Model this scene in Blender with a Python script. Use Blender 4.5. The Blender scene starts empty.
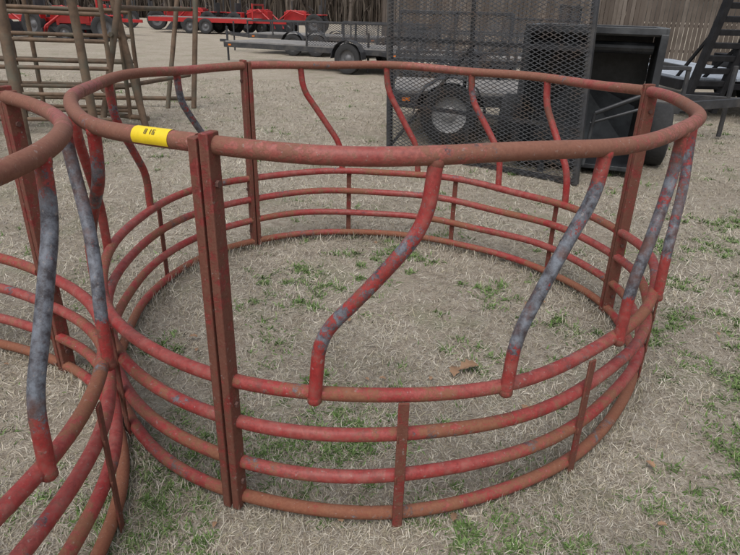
import bpy, math, random
import numpy as np
from mathutils import Vector, Matrix
random.seed(7); rng=np.random.default_rng(7)
S=bpy.context.scene
COL=S.collection
R_=math.radians

# ------------------------------------------------------------------ materials
def newmat(name):
    m=bpy.data.materials.new(name); m.use_nodes=True
    nt=m.node_tree; b=nt.nodes['Principled BSDF']
    return m,nt,b
def N(nt,t,**k):
    n=nt.nodes.new(t)
    for a,v in k.items():
        if hasattr(n,a): setattr(n,a,v)
    return n
def noise(nt,scale,detail=4,rough=.6,coord=None):
    n=N(nt,'ShaderNodeTexNoise'); n.inputs['Scale'].default_value=scale
    n.inputs['Detail'].default_value=detail; n.inputs['Roughness'].default_value=rough
    if coord is not None: nt.links.new(coord,n.inputs['Vector'])
    return n
def ramp(nt,src,stops):
    r=N(nt,'ShaderNodeValToRGB'); e=r.color_ramp.elements
    while len(e)<len(stops): e.new(.5)
    for i,(p,c) in enumerate(stops):
        e[i].position=p; e[i].color=(c,c,c,1) if not hasattr(c,'__len__') else (*c,1)
    nt.links.new(src,r.inputs['Fac']); return r
def mix(nt,fac,a,b):
    m=N(nt,'ShaderNodeMix',data_type='RGBA')
    for s,v in ((m.inputs[0],fac),(m.inputs[6],a),(m.inputs[7],b)):
        if isinstance(v,(int,float)): s.default_value=v
        elif isinstance(v,tuple): s.default_value=(*v,1)
        else: nt.links.new(v,s)
    return m.outputs[2]
def math_(nt,op,a,b=None,clamp=False):
    m=N(nt,'ShaderNodeMath',operation=op); m.use_clamp=clamp
    for i,v in enumerate((a,b)):
        if v is None: continue
        if isinstance(v,(int,float)): m.inputs[i].default_value=v
        else: nt.links.new(v,m.inputs[i])
    return m.outputs[0]
def bump(nt,b,h,strength=.3,dist=.002):
    n=N(nt,'ShaderNodeBump'); n.inputs['Strength'].default_value=strength; n.inputs['Distance'].default_value=dist
    nt.links.new(h,n.inputs['Height']); nt.links.new(n.outputs[0],b.inputs['Normal'])

def simple(name,c,rough=.6,metal=0,var=.25,scale=12,dirt=None):
    m,nt,b=newmat(name)
    tc=N(nt,'ShaderNodeTexCoord').outputs['Object']
    n=noise(nt,scale,4,.65,tc)
    r=ramp(nt,n.outputs['Fac'],[(.3,tuple(x*(1-var) for x in c)),(.7,tuple(min(1,x*(1+var)) for x in c))])
    out=r.outputs[0]
    if dirt:
        n2=noise(nt,scale*.4,5,.7,tc); r2=ramp(nt,n2.outputs['Fac'],[(.48,0.),(.68,1.)])
        out=mix(nt,r2.outputs[0],out,dirt)
    nt.links.new(out,b.inputs['Base Color'])
    b.inputs['Roughness'].default_value=rough; b.inputs['Metallic'].default_value=metal
    bump(nt,b,n.outputs['Fac'],.2,.003)
    return m

def paint(name,red,faded,rust,grey,rust_amt=.5):
    """worn red paint; attribute 'wear' = how much paint is gone to grey steel (r), extra rust (g)"""
    m,nt,b=newmat(name); L=nt.links
    tc=N(nt,'ShaderNodeTexCoord').outputs['Object']
    at=N(nt,'ShaderNodeAttribute'); at.attribute_name='wear'
    sep=N(nt,'ShaderNodeSeparateColor'); L.new(at.outputs['Color'],sep.inputs[0])
    wear,rusty=sep.outputs[0],sep.outputs[1]
    n1=noise(nt,6,5,.7,tc); n2=noise(nt,30,6,.75,tc); n3=noise(nt,120,4,.7,tc); n4=noise(nt,19,7,.85,tc)
    c=mix(nt,ramp(nt,n1.outputs['Fac'],[(.38,0.),(.60,1.)]).outputs[0],red,faded)
    c=mix(nt,math_(nt,'MULTIPLY',ramp(nt,n3.outputs['Fac'],[(.38,0.),(.66,1.)]).outputs[0],.6),c,tuple(x*.42 for x in red))
    c=mix(nt,math_(nt,'MULTIPLY',ramp(nt,n2.outputs['Fac'],[(.49,0.),(.60,1.)]).outputs[0],.32),c,(.35,.17,.14))
    # dark grime blotches
    n6=noise(nt,11,6,.8,tc)
    c=mix(nt,math_(nt,'MULTIPLY',ramp(nt,n6.outputs['Fac'],[(.53,0.),(.66,1.)]).outputs[0],.55),c,(.09,.045,.035))
    rr=math_(nt,'ADD',math_(nt,'ADD',n2.outputs['Fac'],math_(nt,'MULTIPLY',n1.outputs['Fac'],.6)),math_(nt,'MULTIPLY',rusty,.42))
    rmask=ramp(nt,math_(nt,'SUBTRACT',rr,.55+ (0.5-rust_amt)*.4),[(.44,0.),(.54,1.)]).outputs[0]
    rustc=mix(nt,n3.outputs['Fac'],tuple(x*.35 for x in rust),tuple(min(1,x*1.6) for x in rust))
    c=mix(nt,math_(nt,'MULTIPLY',rmask,.82),c,rustc)
    gg=math_(nt,'ADD',math_(nt,'ADD',math_(nt,'MULTIPLY',n4.outputs['Fac'],.75),math_(nt,'MULTIPLY',n1.outputs['Fac'],.25)),math_(nt,'MULTIPLY',wear,.58))
    gmask=ramp(nt,gg,[(.745,0.),(.785,1.)]).outputs[0]
    greyc=mix(nt,ramp(nt,n2.outputs['Fac'],[(.38,0.),(.62,1.)]).outputs[0],tuple(x*.28 for x in grey),tuple(x*1.5 for x in grey))
    greyc=mix(nt,math_(nt,'MULTIPLY',ramp(nt,n1.outputs['Fac'],[(.50,0.),(.64,1.)]).outputs[0],.75),greyc,tuple(x*.8 for x in rust))
    c=mix(nt,math_(nt,'MULTIPLY',gmask,.96),c,greyc)
    n5=noise(nt,75,3,.6,tc)
    c=mix(nt,math_(nt,'MULTIPLY',ramp(nt,n5.outputs['Fac'],[(.64,0.),(.70,1.)]).outputs[0],.5),c,(.28,.24,.22))
    L.new(c,b.inputs['Base Color'])
    ro=math_(nt,'ADD',.5,math_(nt,'MULTIPLY',rmask,.3)); L.new(ro,b.inputs['Roughness']); b.inputs['Specular IOR Level'].default_value=.35
    h=math_(nt,'ADD',math_(nt,'MULTIPLY',rmask,.5),math_(nt,'SUBTRACT',n3.outputs['Fac'],gmask))
    bump(nt,b,h,.5,.0015)
    return m
RED=(.29,.033,.032); FAD=(.30,.078,.066); RUST=(.19,.085,.045); GREY=(.115,.13,.15)
M_rail=paint('worn_red_paint',RED,FAD,RUST,GREY,.62)
M_rim=paint('faded_red_rusty_paint',(.27,.06,.052),(.32,.115,.09),(.18,.085,.055),GREY,.76)
M_post=paint('dark_rusty_red',(.20,.033,.03),(.24,.055,.045),(.13,.055,.035),GREY,.72)
M_bar=paint('worn_red_grey_paint',(.32,.030,.030),(.29,.06,.052),(.14,.06,.04),(.115,.132,.155),.52)
M_rust=simple('rusty_brown_pipe',(.13,.085,.055),.8,0,.45,7,(.10,.10,.075))
M_blk=simple('black_steel',(.032,.033,.037),.5,0,.4,9,(.07,.065,.06))
M_blkd=simple('black_painted_ramp',(.016,.016,.018),.65,0,.4,9)
M_blkd.node_tree.nodes['Principled BSDF'].inputs['Specular IOR Level'].default_value=.2
M_blk2=simple('black_box_steel',(.02,.022,.026),.4,0,.5,5,(.07,.075,.08))
M_gal=simple('dull_grey_wheel',(.12,.12,.125),.5,.2,.2,20)
M_deck=simple('weathered_deck',(.20,.19,.18),.8,0,.3,4)
M_tyre=simple('tyre_rubber',(.025,.025,.026),.85,0,.3,30)
M_white=simple('white_wheel',(.40,.40,.40),.5,0,.15,20)
M_tred=simple('tractor_red',(.36,.018,.018),.4,0,.15,4)
M_yel=simple('yellow_sticker',(.75,.55,.015),.5,0,.10,30)
M_ink=simple('black_ink',(.10,.08,.03),.6,0,.1,30)
M_orange=simple('amber_reflector',(.6,.16,.02),.4,0,.1,30)
M_bolt=simple('bolt_steel',(.12,.06,.05),.7,.2,.3,60)

# ------------------------------------------------------------------ mesh builder
class B:
    def __init__(s): s.v=[];s.f=[];s.w=[]
    def add(s,vs,fs,w=(0,0)):
        o=len(s.v); s.v+= [tuple(x) for x in vs]; s.f+=[tuple(i+o for i in f) for f in fs]
        s.w+= [w]*len(vs) if not isinstance(w,list) else w
    def tube(s,path,r,seg=10,closed=False,w=(0,0),cap=True):
        P=[Vector(p) for p in path]; n=len(P)
        T=[]
        for i in range(n):
            a=P[(i-1)%n] if (closed or i>0) else P[i]; b=P[(i+1)%n] if (closed or i<n-1) else P[i]
            T.append((b-a).normalized())
        up=Vector((0,0,1))
        if abs(T[0].dot(up))>.9: up=Vector((1,0,0))
        nrm=(up-T[0]*up.dot(T[0])).normalized()
        vs=[];ws=[]
        rr=r if hasattr(r,'__len__') else [r]*n
        for i in range(n):
            nrm=(nrm-T[i]*nrm.dot(T[i])).normalized(); bn=T[i].cross(nrm)
            for k in range(seg):
                a=2*math.pi*k/seg
                vs.append(P[i]+(nrm*math.cos(a)+bn*math.sin(a))*rr[i])
                ws.append(w[i] if isinstance(w,list) else w)
        fs=[]
        for i in range(n if closed else n-1):
            j=(i+1)%n
            for k in range(seg):
                k2=(k+1)%seg; fs.append((i*seg+k,i*seg+k2,j*seg+k2,j*seg+k))
        if cap and not closed:
            fs.append(tuple(range(seg))[::-1]); fs.append(tuple((n-1)*seg+k for k in range(seg)))
        s.add(vs,fs,ws)
    def box(s,c,size,ax=None,w=(0,0)):
        ax=ax or (Vector((1,0,0)),Vector((0,1,0)),Vector((0,0,1)))
        c=Vector(c); vs=[]
        for z in(-1,1):
            for y in(-1,1):
                for x in(-1,1): vs.append(c+ax[0]*x*size[0]/2+ax[1]*y*size[1]/2+ax[2]*z*size[2]/2)
        s.add(vs,[(0,2,3,1),(4,5,7,6),(0,1,5,4),(2,6,7,3),(0,4,6,2),(1,3,7,5)],w)
    def strip(s,a,b,wd,th,up=(0,0,1),w=(0,0)):
        a=Vector(a);b=Vector(b); t=(b-a); L=t.length; t.normalize()
        u=Vector(up); u=(u-t*u.dot(t)).normalized(); q=t.cross(u)
        s.box((a+b)/2,(L,th,wd),(t,q,u),w)
    def lathe(s,prof,c,axis,seg=28,w=(0,0)):
        axis=Vector(axis).normalized(); c=Vector(c)
        up=Vector((0,0,1)) if abs(axis.z)<.9 else Vector((1,0,0))
        u=(up-axis*up.dot(axis)).normalized(); v=axis.cross(u)
        vs=[];fs=[];n=len(prof)
        for k in range(seg):
            a=2*math.pi*k/seg; d=u*math.cos(a)+v*math.sin(a)
            for r,z in prof: vs.append(c+d*r+axis*z)
        for k in range(seg):
            k2=(k+1)%seg
            for i in range(n-1): fs.append((k*n+i,k*n+i+1,k2*n+i+1,k2*n+i))
        s.add(vs,fs,w)
    def obj(s,name,mat,parent=None,smooth=True,bevel=0,loc=None):
        me=bpy.data.meshes.new(name); me.from_pydata(s.v,[],s.f); me.update()
        if any(x!=(0,0) for x in s.w):
            at=me.color_attributes.new('wear','FLOAT_COLOR','POINT')
            arr=np.zeros((len(s.v),4),np.float32); arr[:,:2]=np.array(s.w); arr[:,3]=1
            at.data.foreach_set('color',arr.ravel())
        me.materials.append(mat)
        o=bpy.data.objects.new(name,me); COL.objects.link(o)
        if smooth:
            me.polygons.foreach_set('use_smooth',[True]*len(me.polygons))
            me.set_sharp_from_angle(angle=R_(40))
        if bevel:
            m=o.modifiers.new('bev','BEVEL'); m.width=bevel; m.segments=2; m.limit_method='ANGLE'
        if parent: o.parent=parent
        return o
def empty(name,loc=(0,0,0),yaw=0):
    e=bpy.data.objects.new(name,None); e.location=loc; e.rotation_euler=(0,0,yaw); e.empty_display_size=.3
    COL.objects.link(e); return e

# ------------------------------------------------------------------ hay ring feeders
H=1.0638
RT=.0220; RL=.0192; RB=.0176
def smooth_path(pts,rad,n=7):
    P=[Vector(p) for p in pts]; out=[P[0]]
    for i in range(1,len(P)-1):
        a=(P[i-1]-P[i]);b=(P[i+1]-P[i]); d=min(rad,a.length*.48,b.length*.48)
        A=P[i]+a.normalized()*d;Bp=P[i]+b.normalized()*d
        for k in range(n+1):
            t=k/n; out.append(A*(1-t)**2+P[i]*2*t*(1-t)+Bp*t*t)
    out.append(P[-1]); return out

def hay_ring(name,cx,cy,radf,joints,bars,straps,seed,tag=None,tilt=0):
    rnd=random.Random(seed)
    E=empty(name,(cx,cy,0))
    ph=[rnd.uniform(0,6.28) for _ in range(8)]
    def pt(a,z,off=0):
        a_=math.radians(a)
        wob=.004*math.sin(5*a_+ph[0]+z*3)+.003*math.sin(11*a_+ph[1]+z*7)
        r=radf(a_)+off+wob
        zz=z+(.005*math.sin(4*a_+ph[2]+z*9)+.004*math.sin(9*a_+ph[3]+z*5) if z>.1 else 0)
        return Vector((r*math.cos(a_),r*math.sin(a_),zz))
    ZR=.436
    zs=[ZR,.306,.168,.034]
    bt=B(); br=B()
    js=sorted(joints)
    for i,j in enumerate(js):
        j2=js[(i+1)%len(js)]; 
        if j2<=j: j2+=360
        g=1.0
        n=70
        for z,r,bb in [(H,RT,bt)]+[(z,RL,br) for z in zs]:
            path=[pt(j+g+(j2-j-2*g)*k/n,z) for k in range(n+1)]
            if z==H:
                w=[(.20+.16*math.sin(k*.3+ph[4]),.5+.3*math.sin(k*.21+ph[5])) for k in range(n+1)]
            else:
                w=[(.15+.22*max(0,math.sin(k*.25+ph[6]+z*20)),.28+(.35 if z<.1 else 0)+.28*math.sin(k*.17+z*15)) for k in range(n+1)]
            bb.tube(path,r,20,w=w)
    bt.obj('top_rail',M_rim,E); br.obj('lower_rails',M_rail,E)
    bp=B(); bo=B()
    for j in js:
        for sgn in(-1,1):
            a=j+sgn*.72
            top=pt(a,H+(.030 if sgn>0 else .018),.010);bot=pt(a,0.006,.010)
            rad=Vector((math.cos(R_(j)),math.sin(R_(j)),0)); tan=Vector((-rad.y,rad.x,0))
            c=(bot+top)/2; ax=(top-bot).normalized()
            bp.box(c,(.0235,.048,(top-bot).length),(tan,ax.cross(tan).normalized(),ax),(.22,.5))
        for z in (.10,.37,.98):
            rad=Vector((math.cos(R_(j)),math.sin(R_(j)),0)); tan=Vector((-rad.y,rad.x,0))
            c=pt(j,z,.012)
            bo.lathe([(0,-.036),(.009,-.036),(.009,-.028),(.006,-.028),(.006,.028),(.009,.028),(.009,.036),(0,.036)],c,tan,6)
    bp.obj('joint_uprights',M_post,E,bevel=.003); bo.obj('bolts',M_bolt,E,smooth=False)
    bs=B()
    for a in straps:
        rad=Vector((math.cos(R_(a)),math.sin(R_(a)),0)); tan=Vector((-rad.y,rad.x,0))
        p0=pt(a,.0,.0225); p1=pt(a+rnd.uniform(-.5,.5),ZR-.010,.0225)
        bs.box((p0+p1)/2,(.029,.007,(p1-p0).length),(tan,rad,Vector((0,0,1))),(.22,.5))
        for z in zs[1:3]:
            bs.tube([pt(a-.75,z+.012,.0235),pt(a-.72,z-.012,.0235)],.004,6,w=(.1,.7))
    bs.obj('vertical_straps',M_post,E,bevel=.002)
    bb=B()
    for (at,ab,wg,wl) in bars:
        zt,zb=H-.012,ZR
        da=at-ab
        z1,z2=zt-.13-rnd.uniform(-.012,.012),zb+.175+rnd.uniform(-.012,.012)
        key=[(at-.2,zt),(at-da*.07,z1),(ab+da*.05,z2),(ab,zb-.012)]
        kp=smooth_path([(a*.0204,0,z) for a,z in key],.07,8)
        fine=[]
        for i in range(len(kp)-1):
            m=max(1,int((kp[i+1]-kp[i]).length/.03))
            for k in range(m): fine.append(kp[i].lerp(kp[i+1],k/m))
        fine.append(kp[-1])
        path=[pt(p.x/.0204,p.z,.004+.012*(1-(p.z-zb)/(zt-zb))) for p in fine]
        n=len(path); w=[]
        for k in range(n):
            t=k/(n-1)
            g=wg+(wl-wg)*t
            if t<.14: g*=.5+t*3.5
            if t>.74: g*=max(0,(1-t)/.26)**.9
            w.append((g,.32+.2*math.sin(t*9+ab)))
        bb.tube(path,RB,18,w=w)
        for p in (path[0],path[-1]): bb.lathe([(.0,.011),(.014,.010),(.019,.004),(.0195,-.006),(RB,-.012)],p,(0,0,-1 if p is path[-1] else 1),16,(.1,.6))
    bb.obj('slant_bars',M_bar,E)
    if tag:
        bg=B(); bi=B(); r0=RT
        a0,a1=tag
        def tp(s,t,off):
            a=a0+(a1-a0)*s; a_=R_(a); rad=Vector((math.cos(a_),math.sin(a_),0))
            c=pt(a,H); return c+(rad*math.cos(R_(t))+Vector((0,0,1))*math.sin(R_(t)))*(r0+off)
        def patch(bld,s0,s1,t0,t1,off,ns,ntt):
            vs=[tp(s0+(s1-s0)*i/ns,t0+(t1-t0)*k/ntt,off) for i in range(ns+1) for k in range(ntt+1)]
            fs=[(i*(ntt+1)+k,(i+1)*(ntt+1)+k,(i+1)*(ntt+1)+k+1,i*(ntt+1)+k+1) for i in range(ns) for k in range(ntt)]
            bld.add(vs,fs)
        patch(bg,0,1,-35,120,.0012,10,14)
        SEG={'8':'abcdefg','1':'bc','6':'acdefg'}
        for i,ch in enumerate('816'):
            x0=.38+i*.11; wd=.07; lo,mid,hi=28,44,60; th=4; tw=.02
            R={'a':(x0,x0+wd,hi-th,hi),'d':(x0,x0+wd,lo,lo+th),'g':(x0,x0+wd,mid-th/2,mid+th/2),
               'f':(x0,x0+tw,mid,hi),'b':(x0+wd-tw,x0+wd,mid,hi),'e':(x0,x0+tw,lo,mid),'c':(x0+wd-tw,x0+wd,lo,mid)}
            for sgm in SEG[ch]:
                q=R[sgm]; patch(bi,q[0],q[1],q[2],q[3],.0022+.0003*ord(sgm)/110,1,3)
        bg.obj('lot_sticker',M_yel,E); bi.obj('lot_sticker_digits',M_ink,E)
    return E

C=[1.1647,-0.0243,-0.0090,0.0303,0.0164]
rad1=lambda a: C[0]+C[1]*math.cos(2*a)+C[2]*math.sin(2*a)+C[3]*math.cos(3*a)+C[4]*math.sin(3*a)
bars1=[(-84,-97,.36,.55),(-61,-72.5,.48,.74),(-39,-48,.50,.66),(-16,-27,.45,.6),
       (112,100,.28,.1),(88,77,.3,.2),(63,51.5,.5,.15),(41,30,.35,.15),
       (230,216,.55,.2),(204,191,.4,.25),(177,164,.5,.25),(149,138,.6,.5)]
hay_ring('hay_ring_feeder',.0163,2.4863,rad1,[-109,9,127],bars1,[-86,-56,-22,98,65,33,226,196,160],1,tag=(-119,-113.4))
rad2=lambda a:1.13+.012*math.cos(2*a+.5)
bars2=[]
for base in (57,-61,-180):
    for k in range(4):
        t=base-27-22.5*k; bars2.append((t,t-12,.62,.70))
hay_ring('hay_ring_feeder',-1.825,1.065,rad2,[57,-61,180],bars2,[38,8,-25,-90,-130,160,120,90],5)

# ------------------------------------------------------------------ ground
def build_ground():
    ys=np.concatenate([np.linspace(-3,10,105),np.geomspace(10.3,600,40)]); ysn=-np.geomspace(3.3,300,14)[::-1]
    ys=np.concatenate([ysn,ys])
    xs=np.concatenate([-np.geomspace(6.2,500,26)[::-1],np.linspace(-6,6,97),np.geomspace(6.2,500,26)])
    X,Y=np.meshgrid(xs,ys)
    Z=.010*np.sin(X*2.1+1)*np.sin(Y*1.7)+.006*np.sin(X*5.3+Y*4.1)+.004*np.sin(X*9-Y*7)
    Z*=np.exp(-((X/8)**2+((Y-3)/9)**2)); Z-=.006
    v=np.stack([X,Y,Z],-1).reshape(-1,3); nx=len(xs);ny=len(ys)
    f=[(j*nx+i,j*nx+i+1,(j+1)*nx+i+1,(j+1)*nx+i) for j in range(ny-1) for i in range(nx-1)]
    me=bpy.data.meshes.new('ground'); me.from_pydata(v.tolist(),[],f); me.update()
    me.polygons.foreach_set('use_smooth',[True]*len(f))
    o=bpy.data.objects.new('ground',me); COL.objects.link(o)
    m,nt,b=newmat('dormant_lawn'); tc=N(nt,'ShaderNodeTexCoord').outputs['Object']
    a=noise(nt,.9,4,.6,tc); a2=noise(nt,14,7,.75,tc); a3=noise(nt,90,5,.8,tc); a4=noise(nt,2.2,5,.65,tc)
    fine=ramp(nt,math_(nt,'ADD',math_(nt,'MULTIPLY',a2.outputs['Fac'],.45),math_(nt,'MULTIPLY',a3.outputs['Fac'],.55)),
        [(.34,(.13,.105,.08)),(.46,(.31,.265,.21)),(.56,(.44,.395,.325)),(.70,(.58,.54,.46))])
    c=mix(nt,math_(nt,'MULTIPLY',ramp(nt,a.outputs['Fac'],[(.4,0.),(.65,1.)]).outputs[0],.42),fine.outputs[0],(.25,.21,.165))
    g=ramp(nt,math_(nt,'ADD',math_(nt,'MULTIPLY',a4.outputs['Fac'],.7),math_(nt,'MULTIPLY',a2.outputs['Fac'],.3)),[(.52,0.),(.62,1.)])
    c=mix(nt,math_(nt,'MULTIPLY',g.outputs[0],.42),c,(.15,.18,.085))
    nt.links.new(c,b.inputs['Base Color']); b.inputs['Roughness'].default_value=.95; b.inputs['Specular IOR Level'].default_value=.15
    bump(nt,b,math_(nt,'ADD',a2.outputs['Fac'],a3.outputs['Fac']),.8,.02)
    me.materials.append(m)
build_ground()
def gz(X,Y):
    Z=.010*np.sin(X*2.1+1)*np.sin(Y*1.7)+.006*np.sin(X*5.3+Y*4.1)+.004*np.sin(X*9-Y*7)
    return Z*np.exp(-((X/8)**2+((Y-3)/9)**2))-.006

def blades(name,X,Y,L,W,incl,colr,mat):
    n=len(X); th=rng.uniform(0,2*np.pi,n); d=np.stack([np.cos(th),np.sin(th)],-1); s=np.stack([-d[:,1],d[:,0]],-1)
    z0=gz(X,Y)
    bend=rng.uniform(-.5,.25,n); i2=np.clip(incl+bend,-.15,1.5)
    th2=th+rng.normal(0,.35,n); d2=np.stack([np.cos(th2),np.sin(th2)],-1)
    P0=np.stack([X,Y,z0],-1)
    P1=P0+np.stack([d[:,0]*np.cos(incl),d[:,1]*np.cos(incl),np.sin(incl)],-1)*(L*.5)[:,None]
    P2=P1+np.stack([d2[:,0]*np.cos(i2),d2[:,1]*np.cos(i2),np.sin(i2)],-1)*(L*.5)[:,None]
    sv=np.stack([s[:,0],s[:,1],rng.uniform(-.4,.4,n)],-1)*(W*.5)[:,None]
    V=np.stack([P0-sv,P0+sv,P1+sv*.8,P1-sv*.8,P2],1).reshape(-1,3).astype(np.float32)
    me=bpy.data.meshes.new(name); me.vertices.add(5*n); me.vertices.foreach_set('co',V.ravel())
    base=np.arange(n)*5
    loops=np.stack([base,base+1,base+2,base+3,base+3,base+2,base+4],1).ravel().astype(np.int32)
    me.loops.add(7*n); me.loops.foreach_set('vertex_index',loops)
    me.polygons.add(2*n)
    st=np.stack([np.arange(n)*7,np.arange(n)*7+4],1).ravel().astype(np.int32)
    me.polygons.foreach_set('loop_start',st)
    me.update(calc_edges=True)
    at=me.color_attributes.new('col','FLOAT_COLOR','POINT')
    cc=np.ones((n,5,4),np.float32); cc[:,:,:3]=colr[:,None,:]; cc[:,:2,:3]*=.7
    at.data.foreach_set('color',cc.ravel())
    me.materials.append(mat)
    o=bpy.data.objects.new(name,me); COL.objects.link(o); return o
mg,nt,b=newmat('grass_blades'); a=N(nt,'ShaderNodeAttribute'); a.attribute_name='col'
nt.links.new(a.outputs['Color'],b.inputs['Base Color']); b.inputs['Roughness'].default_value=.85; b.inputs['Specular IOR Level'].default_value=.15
n=350000
Y=np.exp(rng.uniform(np.log(.75),np.log(13),n)); X=rng.uniform(-1,1,n)*(.8*Y+.7)
def lump(X,Y,s,p):
    return np.sin(X*s+p)*np.sin(Y*s*1.13+p*2)+.6*np.sin(X*s*2.3+Y*s*1.7+p*3)+.4*np.sin(X*s*4.1-Y*s*3.7+p)
keep=rng.uniform(0,1,n)<(.76+.30*lump(X,Y,2.7,1.))
X=X[keep];Y=Y[keep]
ka=rng.uniform(0,2*np.pi,9000); rr=np.array([rad1(t) for t in ka])+rng.normal(0,.03,9000)
ka2=rng.uniform(-1.2,1.4,5000); rr2=np.array([rad2(t) for t in ka2])+rng.normal(0,.03,5000)
EX=np.concatenate([.0163+rr*np.cos(ka),-1.825+rr2*np.cos(ka2)]); EY=np.concatenate([2.4863+rr*np.sin(ka),1.065+rr2*np.sin(ka2)])
n0=len(X); X=np.concatenate([X,EX]);Y=np.concatenate([Y,EY]);n=len(X)
pal=np.array([(.52,.47,.38),(.43,.38,.295),(.58,.54,.455),(.30,.25,.185),(.53,.49,.41),(.40,.365,.32),(.36,.33,.23)])
cr=pal[rng.integers(0,len(pal),n)]*rng.uniform(.7,1.14,n)[:,None]*(1+.13*lump(X,Y,3.1,2.)[:,None])
far=np.clip((Y/2)**.45,.8,3)
Lb=rng.uniform(.016,.05,n)*far; inc=np.abs(rng.normal(.28,.33,n)).clip(0,1.3)
Lb[n0:]*=1.25; inc[n0:]=np.abs(rng.normal(.8,.35,n-n0)).clip(0,1.4)
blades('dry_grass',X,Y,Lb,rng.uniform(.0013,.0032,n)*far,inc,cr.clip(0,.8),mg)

# green weeds : clumps
cl=[(-.5,1.75),(-.3,1.65),(-.25,1.9),(-.12,1.7),(.05,1.75),(-.75,1.35),(-.7,1.2),(-.62,1.5),(-.5,1.15),(.35,1.2),(.45,1.1),(.3,1.08),(.25,1.3),
    (-.68,1.42),(-.58,1.3),(-.35,1.5),(-.15,1.5),(-.2,1.62),(0.,1.6),(-.62,1.18),(-.55,1.4),(-.1,1.58),
    (1.35,1.75),(1.45,1.6),(1.5,1.9),(1.55,2.1),(1.4,2.4),(1.6,2.6),(1.3,1.45),(-.35,2.7),(.1,3.3),(.25,3.4),(-.2,2.9),(.7,2.9),(1.7,3.0),(-.45,3.0),(.5,2.2),
    (1.0,1.1),(.95,1.3),(1.9,3.6),(-.95,2.2),(1.15,1.2),(1.7,2.2),(.6,1.05),(.75,1.0),(1.5,1.45),(2.1,3.0),(2.3,3.6),(2.6,4.2),(.85,2.5),
    (1.25,1.3),(1.1,1.35),(1.4,1.25),(.85,1.15),(1.35,1.55),(.5,1.2),(1.65,1.85),(1.8,2.4)]
gx=[];gy=[]
def clump(cx,cy,r,k):
    a=rng.uniform(0,6.28,k); q=np.abs(rng.normal(0,r,k)); gx.append(cx+q*np.cos(a)); gy.append(cy+q*np.sin(a))
for x,y in cl:
    for _ in range(9): clump(x+rng.normal(0,.10),y+rng.normal(0,.085),rng.uniform(.015,.05),int(rng.integers(20,70)))
for _ in range(600):
    y=math.exp(rng.uniform(math.log(.9),math.log(13))); x=rng.uniform(-1,1)*(.8*y+.6)
    if x<.3 and random.random()<.3: continue
    k=rng.uniform(.02,.06)*(1+y*.08)
    clump(x,y,k,int(rng.integers(8,42)))
gx=np.concatenate(gx);gy=np.concatenate(gy);n=len(gx)
pal=np.array([(.095,.16,.045),(.12,.195,.06),(.075,.13,.04),(.155,.23,.085),(.19,.23,.11)])
far=np.clip((gy/2)**.4,.8,2.5)
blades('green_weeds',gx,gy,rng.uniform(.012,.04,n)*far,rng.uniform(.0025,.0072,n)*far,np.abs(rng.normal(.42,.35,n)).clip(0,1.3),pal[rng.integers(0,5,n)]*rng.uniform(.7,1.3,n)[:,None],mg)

# brushy wood edge far behind the open part of the lot
n=16000
bx=rng.uniform(-95,22,n); by=74-.12*bx+rng.uniform(0,9,n)-np.where(bx>0,bx*.9,0)
pal=np.array([(.10,.08,.065),(.14,.115,.095),(.075,.06,.05),(.17,.145,.12)])
blades('brushy_wood_edge',bx,by,rng.uniform(2,7.5,n),rng.uniform(.06,.30,n),np.abs(rng.normal(1.45,.22,n)).clip(.6,1.57),pal[rng.integers(0,4,n)]*rng.uniform(.7,1.2,n)[:,None],mg)

# fallen leaves
bl=B()
def leaf(x,y,s,yaw):
    prof=[(0,0),(.18,.12),(.3,.28),(.42,.18),(.55,.34),(.68,.2),(.8,.26),(.92,.12),(1,0)]
    c,sn=math.cos(yaw),math.sin(yaw); z0=float(gz(np.array(x),np.array(y)))+.012+random.uniform(0,.01)
    k=random.uniform(.1,.5)
    def tr(u,v): 
        z=z0+s*(k*abs(v)+.12*math.sin(u*3))
        u-=.5; return (x+(u*c-v*sn)*s,y+(u*sn+v*c)*s,z)
    for i in range(len(prof)-1):
        (u0,v0),(u1,v1)=prof[i],prof[i+1]
        for sg in(-1,1): bl.add([tr(u0,0),tr(u1,0),tr(u1,sg*v1),tr(u0,sg*v0)],[(0,1,2,3)])
leaf(.42,2.1,.10,.4); leaf(.36,2.08,.08,1.4)
for _ in range(90):
    y=math.exp(random.uniform(math.log(1),math.log(11))); x=random.uniform(-1,1)*(.75*y+.4)
    leaf(x,y,random.uniform(.02,.045),random.uniform(0,6.28))
bl.obj('fallen_leaves',simple('dead_leaf',(.24,.145,.085),.8,0,.4,6),smooth=False)

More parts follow.
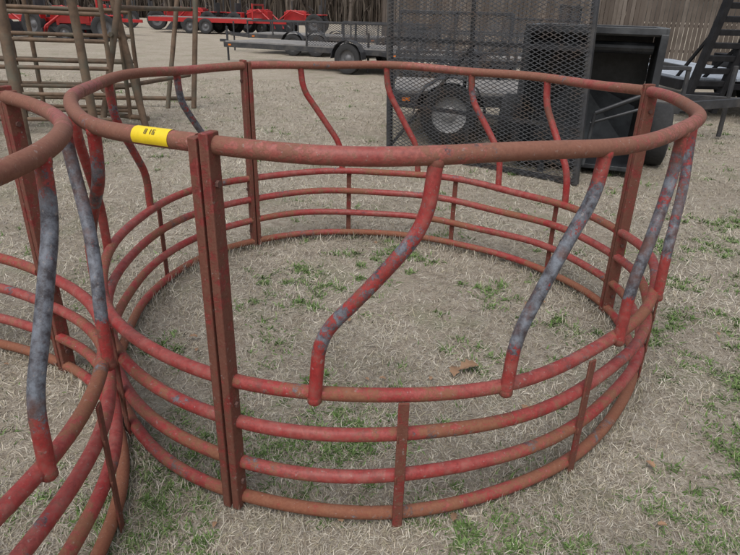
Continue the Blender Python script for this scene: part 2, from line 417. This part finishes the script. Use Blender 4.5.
# ------------------------------------------------------------------ wooden fence
def fence():
    E=empty('wooden_fence'); bb=B(); br=B()
    pts=[Vector((.2,25.7,0)),Vector((9,22.2,0)),Vector((24,17,0)),Vector((32,8,0))]
    for i in range(len(pts)-1):
        a,c=pts[i],pts[i+1]; t=(c-a).normalized(); q=Vector((-t.y,t.x,0)); L=(c-a).length
        k=0;s=0
        while s<L:
            w=.14; h=2.35+random.uniform(-.05,.05)
            p=a+t*(s+w/2); tt=(t+Vector((0,0,random.uniform(-.006,.006)))).normalized()
            bb.box(p+Vector((0,0,h/2+.03))+q*random.uniform(-.01,.01),(w-random.uniform(.008,.022),.02,h),(tt,q,tt.cross(q)),(random.random(),0.1)); s+=w
        for z in(.4,1.2,2.0): br.strip(a+q*.05+Vector((0,0,z)),c+q*.05+Vector((0,0,z)),.09,.04)
        s=0
        while s<L:
            p=a+t*s+q*.12; br.box(p+Vector((0,0,1.15)),(.09,.09,2.3),(t,q,Vector((0,0,1)))); s+=2.4
    m,nt,b=newmat('weathered_wood'); tc=N(nt,'ShaderNodeTexCoord').outputs['Object']
    mp=N(nt,'ShaderNodeMapping'); mp.inputs['Scale'].default_value=(1,1,.12); nt.links.new(tc,mp.inputs[0])
    n1=noise(nt,14,6,.7,mp.outputs[0]); n2=noise(nt,.8,4,.7,tc)
    at=N(nt,'ShaderNodeAttribute'); at.attribute_name='wear'; sp=N(nt,'ShaderNodeSeparateColor'); nt.links.new(at.outputs['Color'],sp.inputs[0])
    v=math_(nt,'ADD',math_(nt,'MULTIPLY',n1.outputs['Fac'],.5),math_(nt,'MULTIPLY',sp.outputs[0],.5))
    r=ramp(nt,v,[(.15,(.06,.046,.038)),(.5,(.11,.09,.075)),(.85,(.18,.155,.135))])
    nt.links.new(mix(nt,ramp(nt,n2.outputs['Fac'],[(.4,0.),(.65,.8)]).outputs[0],r.outputs[0],(.06,.048,.038)),b.inputs['Base Color']); b.inputs['Roughness'].default_value=.9
    bb.obj('planks',m,E,smooth=False); br.obj('rails_and_posts',m,E,smooth=False)
fence()

# bare winter trees
bt=B()
def limb(p,d,L,r,dep):
    q=p+d*L; mid=(p+q)/2+Vector([random.uniform(-.06,.06)*L for _ in range(3)])
    bt.tube([p,mid,q],[r,r*.82,r*.62],6 if dep>1 else 4)
    if dep==0: return
    for _ in range(3 if dep>1 else 4):
        nd=(d+Vector((random.uniform(-.8,.8),random.uniform(-.8,.8),random.uniform(-.15,.6)))).normalized()
        limb(q if random.random()<.6 else p.lerp(q,.7),nd,L*random.uniform(.55,.8),r*.55,dep-1)
for i in range(16):
    x=-52+i*5.5+random.uniform(-1.5,1.5); y=(68 if x<0 else 38-(x-5)*.5)+random.uniform(0,6)
    limb(Vector((x,y,-.1)),Vector((random.uniform(-.08,.08),random.uniform(-.08,.08),1)).normalized(),random.uniform(2.6,4),random.uniform(.13,.22),4)
bt.obj('distant_trees',simple('bark',(.11,.09,.075),.9,0,.3,3))

# ------------------------------------------------------------------ wheels
def wheel(bt_,br_,c,axis,R=.33,w=.2,bh=None):
    k=.6
    bt_.lathe([(R*k,-w*.42),(R*.8,-w*.5),(R*.96,-w*.42),(R,-w*.25),(R*.985,-w*.1),(R,0),(R*.985,w*.1),(R,w*.25),(R*.96,w*.42),(R*.8,w*.5),(R*k,w*.42)],c,axis,36)
    br_.lathe([(R*k,-w*.42),(R*.56,-w*.1),(R*.3,-w*.05),(R*.16,-w*.25),(0,-w*.28)],c,axis,28)
    br_.lathe([(R*k,w*.42),(R*.56,w*.1),(R*.3,w*.05),(R*.16,w*.25),(0,w*.28)],c,axis,28)
def mesh_panel(bb,O,u,v,Wd,Ht,dx=.085,dy=.04,th=.004):
    u=Vector(u).normalized();v=Vector(v).normalized();nn=u.cross(v); O=Vector(O)
    sl=dy/dx
    for sg in(1,-1):
        c=-Wd*sl if sg>0 else 0
        end=Ht if sg>0 else Ht+Wd*sl
        while c<end:
            xs=[(0-c)/(sg*sl),(Ht-c)/(sg*sl)]; lo,hi=min(xs),max(xs)
            x0=max(0,lo);x1=min(Wd,hi)
            if x1-x0>.01:
                a=O+u*x0+v*(c+sg*sl*x0); b_=O+u*x1+v*(c+sg*sl*x1)
                off=nn*(.0015*sg)
                bb.strip(a+off,b_+off,th*1.6,th*.7,up=v)
            c+=dy

# ------------------------------------------------------------------ near ramp gate
M_mesh=simple('grey_black_expanded_mesh',(.06,.062,.068),.5,.2,.4,14,(.09,.065,.05))
def ramp_gate():
    E=empty('trailer_ramp_gate'); f=B(); m=B()
    a=Vector((.17,6.42,.0)); b=Vector((1.80,5.17,.0)); u=(b-a).normalized(); L=(b-a).length
    q=Vector((-u.y,u.x,0)); lean=(Vector((0,0,1))+q*.04-u*.07).normalized(); Ht=1.8
    for s,r in((0,.026),(L*.46,.018),(L,.026)): f.strip(a+u*s,a+u*s+lean*Ht,.05 if r>.02 else .035,.05 if r>.02 else .03,up=u)
    for z in(0.02,.48,Ht*.62,Ht-.02): f.strip(a+lean*z,b+lean*z,.04,.035,up=lean)
    f.strip(a+lean*.05+q*.04,a+u*L*.46+lean*1.1+q*.04,.03,.02,up=lean)
    mesh_panel(m,a-q*.03,u,lean,L,Ht,.075,.036,.0042)
    f.obj('frame',M_blk,E,smooth=False,bevel=.004); m.obj('expanded_mesh',M_mesh,E,smooth=False)
ramp_gate()

# ------------------------------------------------------------------ generic utility trailer
def utility_trailer(loc,yaw,L=3.4,W=1.7,zd=.5,side=.4,axles=1,mesh_sides=(),deckmat=None,tongue=1.1,R=.33,gate=None,rim=None,axp=.45):
    E=empty('utility_trailer',loc,yaw); f=B();d=B();t=B();r=B();m=B();fd=B();ref=B()
    for y in(0,W): f.strip((0,y,zd-.06),(L,y,zd-.06),.12,.05)
    for k in range(6): f.strip((L*k/5 if 0<k<5 else (.03 if k==0 else L-.03),.03,zd-.07),(L*k/5 if 0<k<5 else (.03 if k==0 else L-.03),W-.03,zd-.07),.08,.04)
    nb=max(4,int(W/.16))
    for k in range(nb):
        y=.03+(W-.06)*(k+.5)/nb; d.box((L/2,y,zd+.012),(L-.02,(W-.06)/nb-.01,.035))
    if side:
        for y in(0,W):
            n=int(L/.9)+1
            for k in range(n+1): f.strip((L*k/n,y,zd),(L*k/n,y,zd+side),.04,.04,up=(1,0,0))
            f.strip((-.02,y,zd+side),(L+.02,y,zd+side),.04,.05)
        f.strip((L,0,zd+side),(L,W,zd+side),.04,.05)
    for (y,x0,x1,hh) in mesh_sides:
        mesh_panel(m,(x0,y,zd+.04),(1,0,0),(0,0,1),x1-x0,hh,.085,.042,.005)
        f.strip((x0,y,zd),(x0,y,zd+hh+.06),.04,.04,up=(1,0,0)); f.strip((x1,y,zd),(x1,y,zd+hh+.06),.04,.04,up=(1,0,0)); f.strip((x0,y,zd+hh+.05),(x1,y,zd+hh+.05),.04,.04)
        f.strip(((x0+x1)/2,y,zd),((x0+x1)/2,y,zd+hh+.06),.04,.04,up=(1,0,0))
    if gate:
        mesh_panel(m,(0,0,zd),(0,1,0),(0,0,1),W,gate,.085,.042,.005)
        for y in(0.03,W/2,W-.03): f.strip((-.02,y,zd),(-.02,y,zd+gate),.04,.04,up=(0,1,0))
        f.strip((-.02,0,zd+gate),(-.02,W,zd+gate),.04,.04)
    for y in(-.14,W+.14):
        for k in range(axles):
            x=L*axp+k*.78; wheel(t,r,(x,y,R),(0,1,0),R,.2)
            segs=[]
            for j in range(9):
                a=math.pi*j/8; segs.append((x+math.cos(a)*(R+.07),y,R+math.sin(a)*(R+.07)))
            for j in range(8): fd.strip(segs[j],segs[j+1],.012,.24,up=(Vector(segs[j])-Vector((x,y,R))))
    for k in range(axles): f.tube([(L*axp+k*.78,-.1,R),(L*axp+k*.78,W+.1,R)],.035,8)
    f.strip((L,W*.15,zd-.08),(L+tongue,W/2,zd-.06),.1,.05); f.strip((L,W*.85,zd-.08),(L+tongue,W/2,zd-.06),.1,.05)
    f.tube([(L+tongue*.85,W/2+.08,.02),(L+tongue*.85,W/2+.08,zd+.35)],.03,8)
    f.strip((L+tongue-.05,W/2,zd-.02),(L+tongue+.2,W/2,zd-.02),.07,.07)
    for x in (.15,L-.2): ref.box((x,-.031,zd-.06),(.09,.01,.04)); ref.box((x,W+.031,zd-.06),(.09,.01,.04))
    f.obj('frame',M_blk,E,smooth=False,bevel=.004); d.obj('deck',deckmat or M_deck,E,smooth=False)
    t.obj('tyres',M_tyre,E); r.obj('wheel_rims',rim or M_gal,E); fd.obj('fenders',M_blk,E,smooth=False); ref.obj('reflectors',M_orange,E,smooth=False)
    if m.v: m.obj('expanded_mesh',M_mesh,E,smooth=False)
    return E
utility_trailer((.2,7.0,0),R_(-3),L=3.2,W=1.6,zd=.52,side=.36,mesh_sides=((1.6,0.02,1.5,.8),),rim=M_white,axp=.20)
utility_trailer((1.55,15.9,0),R_(154),L=5.2,W=1.9,zd=.55,side=0,axles=1,mesh_sides=((1.87,0.02,2.7,.50),(.03,0.02,2.7,.50)),tongue=.7,R=.34,axp=.28,gate=.5)
utility_trailer((4.2,13.5,0),R_(150),L=3.6,W=1.7,zd=.55,side=.45,axles=1,mesh_sides=((.03,0.02,1.6,.7),),gate=1.0)
utility_trailer((.5,21.5,0),R_(165),L=4.4,W=1.8,zd=.6,side=.4,axles=2,rim=M_gal)

# ------------------------------------------------------------------ black box bed
def dump_box():
    E=empty('dump_trailer_box'); b=B(); i=B()
    a=Vector((1.36,5.80,.06)); u=(Vector((2.52,5.52,0))-Vector((1.42,5.93,0))).normalized(); q=Vector((-u.y,u.x,0)); z=Vector((0,0,1))
    W,D,Hh=1.14,1.0,1.18
    def pl(o,s,ax=(u,q,z)): b.box(o,s,ax)
    c=a+u*W/2+q*D/2
    pl(c+z*.02,(W,D,.04)); pl(c+q*(D/2-.02)+z*Hh/2,(W-.08,.03,Hh-.05))
    for s in(-1,1): pl(c+u*s*(W/2-.02)+z*(Hh/2+.02),(.03,D,Hh-.03))
    for s in(-1,1):
        b.strip(a+u*(W/2+s*(W/2-.01))+z*(Hh+.02),a+u*(W/2+s*(W/2-.01))+q*D+z*(Hh+.02),.06,.07)
        b.strip(a+u*(W/2+s*(W/2-.005)),a+u*(W/2+s*(W/2-.005))+z*Hh,.06,.06,up=u)
        for k in(1,2,3): b.strip(a+u*(W/2+s*(W/2+.02))+q*D*k/4,a+u*(W/2+s*(W/2+.02))+q*D*k/4+z*Hh,.04,.05,up=u)
    b.strip(a+z*(Hh+.021),a+u*W+z*(Hh+.021),.055,.05); b.strip(a+q*D+z*(Hh+.022),a+u*W+q*D+z*(Hh+.022),.065,.05)
    b.box(c+z*(Hh-.01),(W-.07,D-.06,.02),(u,q,z))
    b.tube([a+q*(D*.2)+u*.06+z*(Hh-.12),a+q*(D*.2)+u*(W-.06)+z*(Hh-.12)],.05,12)
    for s in(.25,.75): b.strip(a+u*W*s-z*.03-q*.1,a+u*W*s-z*.03+q*D,.06,.06)
    i.add([a+u*.1+q*(D-.05)+z*.06,a+u*(W-.1)+q*(D-.05)+z*.06,a+u*(W-.1)+q*(D-.3)+z*.5,a+u*.45+q*(D-.12)+z*.75,a+u*.1+q*(D-.06)+z*.3],[(0,1,2,3,4)])
    t=B();r=B()
    wheel(t,r,a+u*(W+.16)+q*.75+z*.24,u,.30,.2); wheel(t,r,a-u*.16+q*.75+z*.24,u,.30,.2)
    b.tube([a+u*(W-.45)-q*.12+z*.52,a+u*(W-.03)-q*.10+z*.72],.022,10); b.tube([a+u*(W-.48)-q*.12+z*.43,a+u*(W-.03)-q*.10+z*.60],.014,8)
    b.tube([a+u*(W-.45)-q*.12+z*.52,a+u*(W-.48)-q*.12+z*.05],.018,8)
    b.obj('steel_box',M_blk2,E,smooth=False,bevel=.004); i.obj('folded_tarp',simple('grey_tarp',(.10,.11,.12),.5,0,.4,5),E,smooth=False)
    t.obj('tyres',M_tyre,E); r.obj('wheel_rims',M_blk,E)
dump_box()

# ------------------------------------------------------------------ right trailer with stand-up ramps
def right_trailer():
    E=empty('equipment_trailer'); f=B();d=B();t=B();r=B()
    x0,x1,y0,y1,zd=4.55,6.5,9.3,14,.55
    for x in(x0,x1): f.strip((x,y0,zd-.07),(x,y1,zd-.07),.14,.06)
    for k in range(7):
        y=y0+.03+(y1-y0-.06)*k/6; f.strip((x0+.03,y,zd-.08),(x1-.03,y,zd-.08),.09,.05)
    for k in range(12): d.box((x0+.03+(x1-x0-.06)*(k+.5)/12,(y0+y1)/2,zd+.015),((x1-x0-.06)/12-.01,y1-y0-.02,.035))
    for x in(x0-.16,x1+.16):
        for y in(11.0,11.8): wheel(t,r,(x,y,.36),(1,0,0),.36,.22)
        f.box((x,11.4,.80),(.26,1.75,.02)); f.box((x,10.5,.67),(.26,.02,.28)); f.box((x,12.3,.67),(.26,.02,.28))
    for xa in(4.50,5.75):
        a=Vector((xa,9.0,.12)); lean=Vector((.14,-.10,1)).normalized(); wv=Vector((1,.15,0)).normalized(); Wr=.5;Lr=2.0
        for s in(0,Wr): f.strip(a+wv*s,a+wv*s+lean*Lr,.11,.08,up=wv.cross(lean))
        for k in range(11): f.strip(a+wv*0+lean*(.08+Lr*.95*k/11),a+wv*Wr+lean*(.08+Lr*.95*k/11),.075,.07,up=lean)
        f.strip(a+wv*.02+lean*1.2,Vector((xa+.1,9.6,zd)),.05,.03); f.strip(a+wv*Wr+lean*1.0,Vector((xa+.45,9.5,zd)),.05,.03)
    wheel(t,r,(5.6,8.9,.33),(.5,-1,0),.33,.22)
    f.strip((x0+.3,y1,zd-.08),((x0+x1)/2,y1+1.3,zd-.05),.1,.06); f.strip((x1-.3,y1,zd-.08),((x0+x1)/2,y1+1.3,zd-.05),.1,.06)
    f.obj('frame_and_ramps',M_blkd,E,smooth=False,bevel=.005); d.obj('deck',simple('pale_deck',(.30,.33,.37),.7,0,.2,3),E,smooth=False)
    t.obj('tyres',M_tyre,E); r.obj('wheel_rims',M_white,E)
right_trailer()

# ------------------------------------------------------------------ pipe corral rack at left
def pipe_rack():
    E=empty('corral_panel_rack'); p=B()
    T=lambda a,b,r=.03:p.tube([a,Vector(a).lerp(Vector(b),.5)+Vector((random.uniform(-.01,.01),random.uniform(-.01,.01),0)),b],r,10)
    T((-2.72,7.15,0),(-3.05,7.35,1.95),.042); T((-3.15,6.9,0),(-2.75,7.3,1.95),.036)
    T((-2.95,7.05,1.05),(-2.9,7.35,1.0),.025)
    T((-2.65,8.9,0),(-2.55,9.3,1.95),.038); T((-3.0,8.8,.0),(-2.75,9.25,1.95),.034)
    T((-3.15,7.1,.45),(-2.7,9.0,.45),.028); T((-2.9,7.2,1.32),(-2.65,9.2,1.32),.028); T((-2.9,7.3,1.9),(-2.6,9.3,1.9),.03)
    T((-3.0,5.1,0),(-3.08,5.3,1.95),.045); T((-3.5,5.0,0),(-3.0,5.35,1.95),.034)
    T((-2.98,6.4,0),(-3.06,6.45,1.95),.045)
    T((-3.1,5.3,1.9),(-2.9,7.3,1.9),.03)
    for k,(ya,yb,zo) in enumerate([(6.9,6.1,0),(7.3,6.6,.04),(7.7,7.1,.02)]):
        a=Vector((-2.95,ya,zo));b=Vector((-6.4,yb,zo+.05))
        for z in(.15,.42,.7,.98,1.25,1.5): T(a+Vector((0,0,z)),b+Vector((0,0,z)),.022)
        for s in(0,.33,.66,1): T(a.lerp(b,s)+Vector((0,0,.05)),a.lerp(b,s)+Vector((.0,0,1.6)),.026)
    T((-2.7,7.2,.12),(-5.9,8.6,.12),.03); T((-2.7,9.0,.12),(-5.9,8.6,.12),.03); T((-5.9,8.6,0),(-5.9,8.6,1.9),.035)
    T((-3.3,5.1,.5),(-6,5.6,.5),.03); T((-3.3,5.1,1.0),(-6,5.6,1.0),.03); T((-6,5.6,0),(-6,5.6,1.9),.035)
    p.obj('pipes',M_rust,E)
pipe_rack()

# ------------------------------------------------------------------ red tractors etc.
def tractor(loc,yaw,sc=1):
    E=empty('red_tractor',loc,yaw); E.scale=(sc,)*3; b=B();k=B();t=B();r=B()
    b.box((.75,0,.95),(1.25,.55,.5)); b.box((1.42,0,.9),(.12,.5,.55)); b.box((.8,0,1.22),(1.1,.46,.08))
    b.box((-.45,.55,1.05),(.95,.3,.06)); b.box((-.45,-.55,1.05),(.95,.3,.06)); b.box((.02,.55,.85),(.06,.3,.42)); b.box((.02,-.55,.85),(.06,.3,.42))
    b.box((-.2,0,.72),(1.0,.5,.16))
    k.box((.5,0,.6),(1.9,.34,.28)); k.box((-.45,0,1.02),(.42,.48,.12)); k.box((-.68,0,1.3),(.1,.46,.5))
    for y in(-.45,.45): k.strip((-.8,y,.8),(-.86,y,2.1),.06,.05,up=(1,0,0))
    k.strip((-.86,-.47,2.1),(-.86,.47,2.1),.06,.05)
    k.tube([(.15,0,1.15),(-.1,0,1.38)],.02,8); k.lathe([(.17,-.015),(.19,0),(.17,.015),(.15,0),(.17,-.015)],(-.1,0,1.38),(-.7,0,.7),20)
    k.tube([(1.0,.2,1.2),(1.0,.2,1.75)],.03,8)
    for s in(-1,1):
        wheel(t,r,(-.45,s*.62,.55),(0,1,0),.55,.34); wheel(t,r,(1.2,s*.5,.34),(0,1,0),.34,.2)
    for s in(-.42,.42): b.tube([(.2,s,1.0),(1.0,s,1.25),(1.9,s,.6),(2.05,s,.3)],.05,8)
    k.add([(2.05,-.75,.05),(2.05,.75,.05),(2.55,.75,.05),(2.55,-.75,.05),(2.0,-.75,.55),(2.0,.75,.55)],[(0,1,2,3),(0,4,5,1),(0,3,4),(1,5,2)])
    b.obj('bodywork',M_tred,E,smooth=False,bevel=.03); k.obj('chassis_rops_bucket',M_blk,E,smooth=False,bevel=.006); t.obj('tyres',M_tyre,E); r.obj('wheel_rims',M_gal,E)
tractor((-13.6,27,0),R_(-20)); tractor((-11.4,25.8,0),R_(200),.9); tractor((-17.5,27.5,0),R_(-10),1.1)
for x,y,w_ in ((-13.5,41,15),(-10.5,40,160),(-7.6,38,-25),(-17,43,200),(-4.2,40,170)): tractor((x,y,0),R_(w_),1.05)
def flatbed(loc,yaw,L):
    E=empty('red_flatbed_trailer',loc,yaw); b=B();t=B();r=B();d=B()
    for y in(0,2.1): b.strip((0,y,.7),(L,y,.7),.22,.08)
    for k in range(9): b.strip((L*k/8,.04,.68),(L*k/8,2.06,.68),.12,.06)
    for k in range(12): d.box((L/2,.04+2.02*(k+.5)/12,.83),(L,.16,.04))
    b.strip((L,0,.8),(L,0,1.6),.08,.08,up=(1,0,0)); b.strip((L,2.1,.8),(L,2.1,1.6),.08,.08,up=(1,0,0)); b.strip((L,0,1.55),(L,2.1,1.55),.08,.08); b.strip((L,0,1.15),(L,2.1,1.15),.08,.08)
    b.strip((L,.4,.68),(L+1.6,1.05,.66),.14,.08); b.strip((L,1.7,.68),(L+1.6,1.05,.66),.14,.08)
    for y in(-.02,2.12):
        for x in(L*.4,L*.4+.9): wheel(t,r,(x,y,.4),(0,1,0),.4,.24)
    b.obj('frame',M_tred,E,smooth=False,bevel=.006); d.obj('deck',M_deck,E,smooth=False); t.obj('tyres',M_tyre,E); r.obj('wheel_rims',M_gal,E)
flatbed((-12.8,36,0),R_(-6),6.0)
flatbed((-19,31,0),R_(-8),6.0)

# ------------------------------------------------------------------ light, sky, camera
w=bpy.data.worlds.new('World'); S.world=w; w.use_nodes=True; nt=w.node_tree
sky=nt.nodes.new('ShaderNodeTexSky'); sky.sky_type='NISHITA'; sky.sun_disc=False
sky.sun_elevation=R_(60); sky.sun_rotation=R_(200); sky.dust_density=5; sky.air_density=1.2
hs=nt.nodes.new('ShaderNodeHueSaturation'); hs.inputs['Saturation'].default_value=.45
bg=nt.nodes['Background']; nt.links.new(sky.outputs[0],hs.inputs['Color']); nt.links.new(hs.outputs[0],bg.inputs[0]); bg.inputs[1].default_value=.15
sd=bpy.data.lights.new('sun','SUN'); sd.energy=1.35; sd.angle=R_(50); sd.color=(1,.99,.98)
so=bpy.data.objects.new('sun',sd); COL.objects.link(so)
az=R_(200); el=R_(60); dirv=Vector((math.sin(az)*math.cos(el),math.cos(az)*math.cos(el),math.sin(el)))
so.rotation_euler=dirv.to_track_quat('Z','Y').to_euler()
cd=bpy.data.cameras.new('camera'); cd.sensor_width=36; cd.lens=592.4047/740*36; cd.clip_end=2000; cd.clip_start=.05
co=bpy.data.objects.new('camera',cd); COL.objects.link(co); S.camera=co
p=.4211; rl=.0285
fwd=Vector((0,math.cos(p),-math.sin(p))); down=Vector((0,-math.sin(p),-math.cos(p))); right=Vector((1,0,0))
ux=right*math.cos(rl)-down*math.sin(rl); uy=right*math.sin(rl)+down*math.cos(rl)
mt=Matrix((ux,-uy,-fwd)).transposed().to_4x4(); mt.translation=Vector((0,0,1.35)); co.matrix_world=mt
S.view_settings.view_transform='Standard'; S.view_settings.look='None'; S.view_settings.exposure=0
